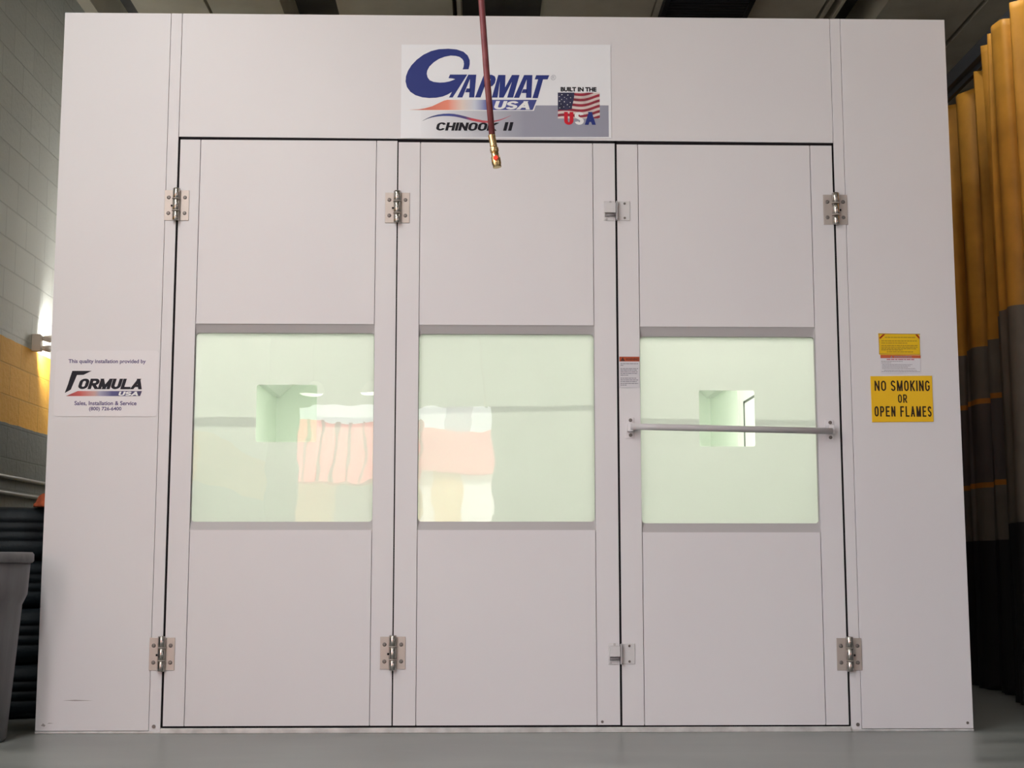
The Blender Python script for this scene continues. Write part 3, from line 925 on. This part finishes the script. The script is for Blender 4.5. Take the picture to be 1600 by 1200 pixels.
so = (1.80, 0, 1.687)
sg = thing('caution_label', so, 'small yellow label with red corner marks at the top of the right panel signs', 'label')
m = MB(); m.prism([(1.703, 1.788), (1.705, 1.688), (1.893, 1.687), (1.893, 1.785)], -0.0018, 0); m.build('label_sheet', YEL2, sg)
REDC = mat('dark_red_ink', (0.36, 0.02, 0.01), 0.5, spec=0.2)
for pts in ([(1373.4, 527.6), (1379.2, 522.4), (1382.6, 522.4), (1374.4, 530.0)], [(1429.6, 522.8), (1432.8, 522.8), (1436.6, 527.4), (1436.0, 530)]):
    m = MB(); m.flat(AP(pts), -0.002); m.build('red_corner', REDC, sg)
m = MB()
for k, (v, a, b) in enumerate(((527.8, 1382, 1430), (533.4, 1376.5, 1432), (536.7, 1376.5, 1417), (540.6, 1376.5, 1433), (543.2, 1376.5, 1433), (545.6, 1376.5, 1431), (547.6, 1376.5, 1410), (550.6, 1385, 1426))):
    p, q = A(a, v), A(b, v)
    print_lines(m, p[0], q[0], p[1], 0.0032, -0.002, 60 + k)
m.build('small_print', mat('ochre_ink', (0.34, 0.19, 0.01), 0.5), sg)
m = MB()
for pts in ([(1372.2, 521.2), (1437.2, 521.6), (1437.2, 522.5), (1372.2, 522.1)], [(1372.2, 521.2), (1373.0, 521.2), (1373.7, 553.5), (1372.9, 553.5)], [(1372.9, 552.7), (1437.3, 553.3), (1437.3, 554.1), (1372.9, 553.5)]):
    m.flat(AP(pts), -0.002)
m.build('border', mat('border_ochre', (0.38, 0.20, 0.05), 0.5), sg)

# narrow warning label on the stile of the right-hand door
A = aff((-2.302012, 0.002923, -0.00003), (3.313898, 0.0, -0.002939))
so = (0.556, 0, 1.533)
sg = thing('warning_sticker', so, 'narrow white warning sticker with orange top beside the push bar window', 'label')
m = MB(); m.prism([(0.5085, 1.677), (0.5085, 1.533), (0.602, 1.533), (0.602, 1.677)], -0.001, 0); m.build('label_sheet', mat('sticker_lilac_white', (0.66, 0.645, 0.69), 0.4), sg)
m = MB(); m.flat(AP([(967.6, 557.4), (999, 557.4), (999, 564.8), (967.6, 564.8)]), -0.0012); m.build('orange_header', mat('header_rust', (0.46, 0.075, 0.02), 0.4), sg)
m = MB(); m.flat(AP([(969.2, 564.2), (972.8, 558.2), (976.4, 564.2)]), -0.0014)
text(m, 'WARNING', *AB(977.5, 998, 559.4, 563.6), -0.0014, 0, 0.02)
m.build('header_print', mat('header_ink', (0.09, 0.02, 0.012), 0.5), sg)
m = MB()
for k, (v, b) in enumerate(((568.8, 997), (571.4, 974.5), (576.6, 997), (579, 995), (581.6, 996), (584.2, 996), (586.8, 981.5), (591.6, 994), (594.4, 997), (597, 995), (599.8, 997), (602.4, 979))):
    p, q = A(969.4, v), A(b, v)
    print_lines(m, p[0], q[0], p[1], 0.0030, -0.0012, 80 + k)
m.build('small_print', mat('slate_ink', (0.20, 0.19, 0.24), 0.5), sg)

for o in list(bpy.data.objects):
    if o.parent is None and o.name.split('.')[0] in ('logo_sign', 'installer_sticker', 'no_smoking_sign', 'warning_label', 'caution_label', 'warning_sticker'):
        o.location.y -= 0.0015

# ------------------------------------------------------------------ air hose hanging from the ceiling in front of the booth
HY = -2.8
so = (-0.085, HY, 1.754)
hs = thing('air_hose', so, 'red brown air hose with brass coupler hanging from the ceiling before the booth', 'hose')
def hx(z): return -0.096 - 0.058 * (z - 1.83) + 0.006 * math.sin(z * 5)
m = MB(); m.tube([(hx(1.82 + k * 0.19), HY, 1.82 + k * 0.19) for k in range(16)], 0.0082, 14); m.build('hose', HOSE, hs)
axis = Vector((-0.096 + 0.083, 0, 0.076)).normalized()
c0 = Vector((-0.0965, HY, 1.842))
def along(s): return tuple(c0 - axis * s)
m = MB(); m.tube([along(s) for s in (0, 0.004, 0.007, 0.026, 0.030, 0.036)], 0.01, 18, radii=[0.0092, 0.0098, 0.0092, 0.0092, 0.0098, 0.0075]); m.build('brass_ferrule', BRASS, hs)
m = MB(); m.tube([along(s) for s in (0.034, 0.037, 0.046, 0.048)], 0.01, 6, radii=[0.0105, 0.0115, 0.0115, 0.0095]); m.build('hex_nut', BRASS, hs)
m = MB(); m.tube([along(s) for s in (0.046, 0.058, 0.060, 0.079, 0.081, 0.088)], 0.01, 20, radii=[0.0095, 0.0105, 0.0122, 0.0122, 0.0108, 0.0112]); m.build('coupler_sleeve', BRASS, hs)
b = Vector(along(0.066))
m = MB(); m.tube([b + Vector((0, -0.009, 0)), b + Vector((0, -0.014, 0)), b + Vector((0, -0.0155, 0))], 0.006, 16, radii=[0.0068, 0.0068, 0.0052]); m.build('release_button', REDPL, hs)

# ------------------------------------------------------------------ left side: tyres, cloth, bin, conduits, emergency light
def tyre_profile(R, r, w):
    h = w / 2
    half = [(r, -h * 0.55), (r + 0.02, -h * 0.80), (r + 0.06, -h * 0.98), (R - 0.075, -h), (R - 0.045, -h * 0.97), (R - 0.022, -h * 0.89), (R - 0.008, -h * 0.76), (R, -h * 0.60)]
    tread = []
    for q in (-0.30, 0.05, 0.40):
        c = h * q
        tread += [(R + 0.004, c - 0.010), (R - 0.005, c - 0.005), (R - 0.005, c + 0.003), (R + 0.004, c + 0.008)]
    return half + tread + [(a, -b) for a, b in half[::-1]]
TY = [('black tyre on top of the stack, under the orange cloth', -2.455, 0.90, 0.365, 0.255),
      ('second black tyre from the top of the stack, ribbed tread showing', -2.470, 0.91, 0.355, 0.235),
      ('third black tyre from the top of the stack beside the booth', -2.462, 0.90, 0.36, 0.265),
      ('black tyre lying on the floor at the bottom of the stack', -2.458, 0.90, 0.36, 0.26)]
z = 0.0
for lab, x, y, R, w in TY[::-1]:
    m = MB(); m.lathe(tyre_profile(R, 0.20, w), (x, y, z + w / 2), 72, closed=True)
    o = m.build('tyre', RUBBER, None, origin=(x, y, z))
    tag(o, lab, 'tyre', 'tyres stacked beside the booth')
    z += w
ztop = z
m = MB()
bmesh.ops.create_icosphere(m.bm, subdivisions=4, radius=1.0)
rr = random.Random(3)
from mathutils import noise
for v in m.bm.verts:
    p = v.co.copy()
    k = 1 + 0.28 * noise.noise(p * 1.7 + Vector((3, 1, 5))) + 0.10 * noise.noise(p * 5)
    v.co = Vector((p.x * 0.085 * k, p.y * 0.075 * k, max(-0.004, p.z * 0.060 * k)))
for f in m.bm.faces:
    f.smooth = True
bmesh.ops.translate(m.bm, verts=m.bm.verts, vec=(-2.225, 0.62, ztop + 0.004))
o = m.build('cloth', ORANGE, None, origin=(-2.225, 0.62, ztop))
tag(o, 'crumpled orange brown cloth lying on the top tyre', 'cloth')

bc = (-2.335, -0.30, 0.0)
bn = thing('waste_bin', bc, 'tall grey round plastic waste bin standing left of the booth', 'bin')
m = MB()
m.lathe([(0.0, 0.0), (0.215, 0.0), (0.228, 0.012), (0.266, 0.53), (0.268, 0.565), (0.288, 0.61), (0.296, 0.75), (0.285, 0.752), (0.276, 0.60), (0.258, 0.56), (0.215, 0.03), (0.0, 0.03)], bc, 64)
m.build('bin_body', BIN, bn)
m = MB()
m.lathe([(0.284, 0.742), (0.302, 0.742), (0.309, 0.750), (0.309, 0.778), (0.302, 0.787), (0.286, 0.787), (0.281, 0.780)], bc, 64, closed=True)
m.build('bin_rim', BIN_RIM, bn)

for lab, z, r in (('upper horizontal grey conduit on the block wall behind the tyres', 1.30, 0.013), ('lower horizontal grey conduit on the block wall behind the tyres', 1.195, 0.013)):
    m = MB(); m.cyl((XL + r, -2.0, z), (XL + r, 8.8, z), r, 12)
    c = m.build('wall_conduit', PIPE, None, origin=(XL + r, -2.0, z))
    tag(c, lab, 'conduit', 'conduits along the block wall')

so = (XL, 3.28, 2.19)
em = thing('emergency_light', so, 'small ivory emergency light with two round lamps on the block wall', 'emergency light')
m = MB(); m.box(XL, XL + 0.060, 3.25, 3.315, 2.188, 2.306); m.build('housing', EMBOX, em, bevel=0.005)
for z in (2.212, 2.280):
    m = MB()
    m.tube([(XL + 0.055, 3.29, z), (XL + 0.075, 3.30, z)], 0.010, 12)
    m.tube([(XL + 0.070, 3.285, z), (XL + 0.074, 3.293, z), (XL + 0.098, 3.335, z + 0.004)], 0.02, 20, radii=[0.014, 0.019, 0.024])
    lh = m.build('lamp_head', EMBOX, em)
    g = MB(); g.tube([(XL + 0.098, 3.336, z + 0.004), (XL + 0.1, 3.340, z + 0.004), (XL + 0.102, 3.344, z + 0.004)], 0.024, 20, radii=[0.023, 0.019, 0.004]); g.build('lamp_glass', EMLAMP, lh)
    ld = bpy.data.lights.new('emergency_lamp', 'SPOT')
    ld.energy = 14
    ld.color = (1.0, 0.97, 0.92)
    ld.spot_size = math.radians(165)
    ld.spot_blend = 0.7
    ld.shadow_soft_size = 0.02
    lo_ = bpy.data.objects.new('emergency_lamp', ld)
    COL.objects.link(lo_)
    lo_.location = (XL + 0.125, 3.365, z)
    lo_.rotation_euler = Vector((-0.15, 1, 0.12)).to_track_quat('-Z', 'Y').to_euler()

# ------------------------------------------------------------------ right side: curtains on a rail, ceiling vent
m = MB()
m.box(2.80, 2.90, -1.6, 6.5, 3.70, 3.79)
m.box(2.84, 2.86, -1.6, 6.5, 3.665, 3.70)
for y in (-1.2, 6.2):
    m.box(2.835, 2.865, y - 0.015, y + 0.015, 3.79, 4.68)
o = m.build('curtain_rail', RAIL, None, origin=(2.85, 2.5, 3.665))
tag(o, 'dark metal rail hung from the ceiling carrying the yellow curtains', 'curtain rail')

YEL = (0.60, 0.29, 0.035)
GRY = (0.165, 0.145, 0.12)
DGR = (0.115, 0.095, 0.092)
BLK = (0.014, 0.014, 0.016)
ORG = (0.50, 0.20, 0.03)
def curtain(name, y0, y1, xc, amp, folds, ztops, bands, label, seed, slope):
    rr = random.Random(seed)
    NY, NZ = 150, 90
    m = MB()
    grid = []
    ph = [rr.uniform(0, 6.28) for _ in range(6)]
    for i in range(NY + 1):
        s = i / NY
        y = y0 + (y1 - y0) * s
        row = []
        zt = ztops(s)
        for j in range(NZ + 1):
            t = j / NZ
            zz = 0.006 + (zt - 0.006) * t
            a = amp * (0.55 + 0.45 * t)
            w = s * folds * 2 * math.pi
            x = a * math.sin(w + ph[0] + 0.9 * math.sin(1.3 * t * 2 + ph[1])) + 0.45 * a * math.sin(2.3 * w + ph[2] + 1.5 * t) + 0.25 * a * math.sin(4.1 * w + ph[3] - 2.5 * t) * t
            yy = y + 0.03 * math.sin(w * 1.7 + ph[4] + 1.2 * t) * (0.3 + t)
            row.append(m.bm.verts.new((xc + x, yy, zz)))
        grid.append(row)
    for i in range(NY):
        for j in range(NZ):
            f = m.bm.faces.new((grid[i][j], grid[i + 1][j], grid[i + 1][j + 1], grid[i][j + 1]))
            f.smooth = True
    cm = ramp_mat(name + '_cloth_' + str(seed), 'Z', 0, 4, bands, rough=0.55, constant=True, noise=0.18)
    o = m.build(name, cm, None, origin=(xc, (y0 + y1) / 2, 0))
    sol = o.modifiers.new('thickness', 'SOLIDIFY')
    sol.thickness = 0.004
    tag(o, label, 'curtain', 'yellow workshop curtains')
    return o
curtain('workshop_curtain', 0.9, 4.9, 2.885, 0.052, 11, lambda s: 3.60 + 0.05 * abs(math.sin(s * 9 * 2.6)),
        [(0, BLK), (0.875, GRY), (1.185, ORG), (1.215, DGR), (1.683, ORG), (1.713, GRY), (2.02, YEL)],
        'yellow and grey curtain with two orange stripes next to the booth', 5, 0)
curtain('workshop_curtain', -0.6, 1.24, 2.715, 0.042, 5, lambda s: 3.655,
        [(0, BLK), (0.945, GRY), (2.085, YEL)],
        'nearer yellow and grey curtain without stripes at the right edge', 11, 0)

so = (1.4635, 3.4, 4.62)
vt = thing('ceiling_vent', so, 'black louvred vent on the concrete ceiling above the booth', 'vent')
m = MB()
for a, b_, c, d_ in ((1.152, 1.185, 2.4, 4.4), (1.742, 1.775, 2.4, 4.4), (1.185, 1.742, 2.4, 2.44), (1.185, 1.742, 4.36, 4.4)):
    m.box(a, b_, c, d_, 4.61, 4.672)
m.build('vent_frame', BLACK, vt)
m = MB()
for k in range(38):
    y = 2.45 + k * 0.05
    m.prism([(1.18, 4.62), (1.747, 4.62), (1.747, 4.66), (1.18, 4.66)], y, y + 0.012)
m.build('louvre_slats', BLACK, vt)
m = MB(); m.box(1.152, 1.79, 2.4, 4.4, 4.672, 4.70); m.build('vent_box', BLACK, vt)

# ------------------------------------------------------------------ shop lamps behind the camera (seen mirrored in the window panes)
for x, lab in ((-2.45, 'hanging white lamp mirrored in the left window, left of the pair'), (-1.62, 'hanging white lamp mirrored in the left window, right of the pair')):
    so = (x, -13.0, 3.10)
    lp = thing('hanging_lamp', so, lab, 'lamp', 'lamps hanging near the shop entrance')
    m = MB(); m.lathe([(0.02, 0.16), (0.06, 0.14), (0.17, 0.03), (0.18, 0.0), (0.17, 0.0), (0.05, 0.12), (0.02, 0.13)], so, 32, closed=True); m.build('lamp_shade', EMBOX, lp)
    m = MB(); m.lathe([(0.0, 0.06), (0.10, 0.05), (0.165, 0.015), (0.14, -0.02), (0.0, -0.03)], so, 32); m.build('lamp_diffuser', LAMPW, lp)
    m = MB(); m.cyl((x, -13.0, 3.25), (x, -13.0, 5.0), 0.006, 8); m.build('lamp_cord', BLACK, lp)

# ------------------------------------------------------------------ outside, mirrored in the window panes
m = MB(); m.box(-70, 70, -80, -14.3, -0.25, -0.05); m.box(-70, -3.5, -14.3, 40, -0.25, -0.05); m.box(5.8, 70, -14.3, 40, -0.25, -0.05)
struct(m.build('street', STREET))
bl = thing('red_roofed_building', (-5, -24.5, -0.05), 'low building with a ribbed red canopy mirrored in the left window', 'building')
m = MB(); m.box(-14, -1.5, -32, -25.2, -0.05, 2.9); m.build('building_wall', TAN, bl)
m = MB(); m.prism([(0, 0), (1, 0), (1, 1)], 0, 0.01)
m.bm.clear()
for x0, x1 in ((-14.0, -1.42),):
    a = [(x0, -24.0, 2.55), (x1, -24.0, 2.55), (x1, -25.2, 3.95), (x0, -25.2, 3.95), (x0, -25.2, 2.55), (x1, -25.2, 2.55)]
    v = [m.bm.verts.new(p) for p in a]
    for q in ((0, 1, 2, 3), (0, 3, 4), (1, 5, 2), (0, 4, 5, 1), (3, 2, 5, 4)):
        m.bm.faces.new([v[k] for k in q])
x = -13.9
while x < -1.45:
    a = [(x, -23.97, 2.57), (x + 0.07, -23.97, 2.57), (x + 0.07, -25.17, 3.98), (x, -25.17, 3.98)]
    m.face(a, 1)
    m.face([(x, -24.0, 2.55), a[0], a[3], (x, -25.2, 3.95)]); m.face([(x + 0.07, -24.0, 2.55), a[1], a[2], (x + 0.07, -25.2, 3.95)])
    x += 0.31
m.build('ribbed_canopy', [PINK, mat('canopy_rib', (0.16, 0.02, 0.02), 0.5)], bl)
m = MB(); m.box(-3.35, -1.62, -25.22, -25.1, -0.05, 2.5); m.build('roll_up_door', GREYD, bl)
b2 = thing('white_building', (2, -26, -0.05), 'white building with a pink parapet mirrored in the middle window', 'building')
m = MB(); m.box(-1.49, 16, -34, -26.0, -0.05, 2.85); m.build('building_wall', WHITEW, b2)
m = MB(); m.box(-1.49, 16, -34, -25.8, 2.85, 3.80); m.build('pink_parapet', PINK2, b2)
m = MB(); m.box(-1.2, -0.55, -26.02, -25.98, -0.05, 2.85); m.build('tan_pier', TAN, b2)
m = MB(); m.box(-0.95, -0.35, -29.0, -28.0, 3.8, 4.9); m.build('rooftop_unit', BLUEG, b2)
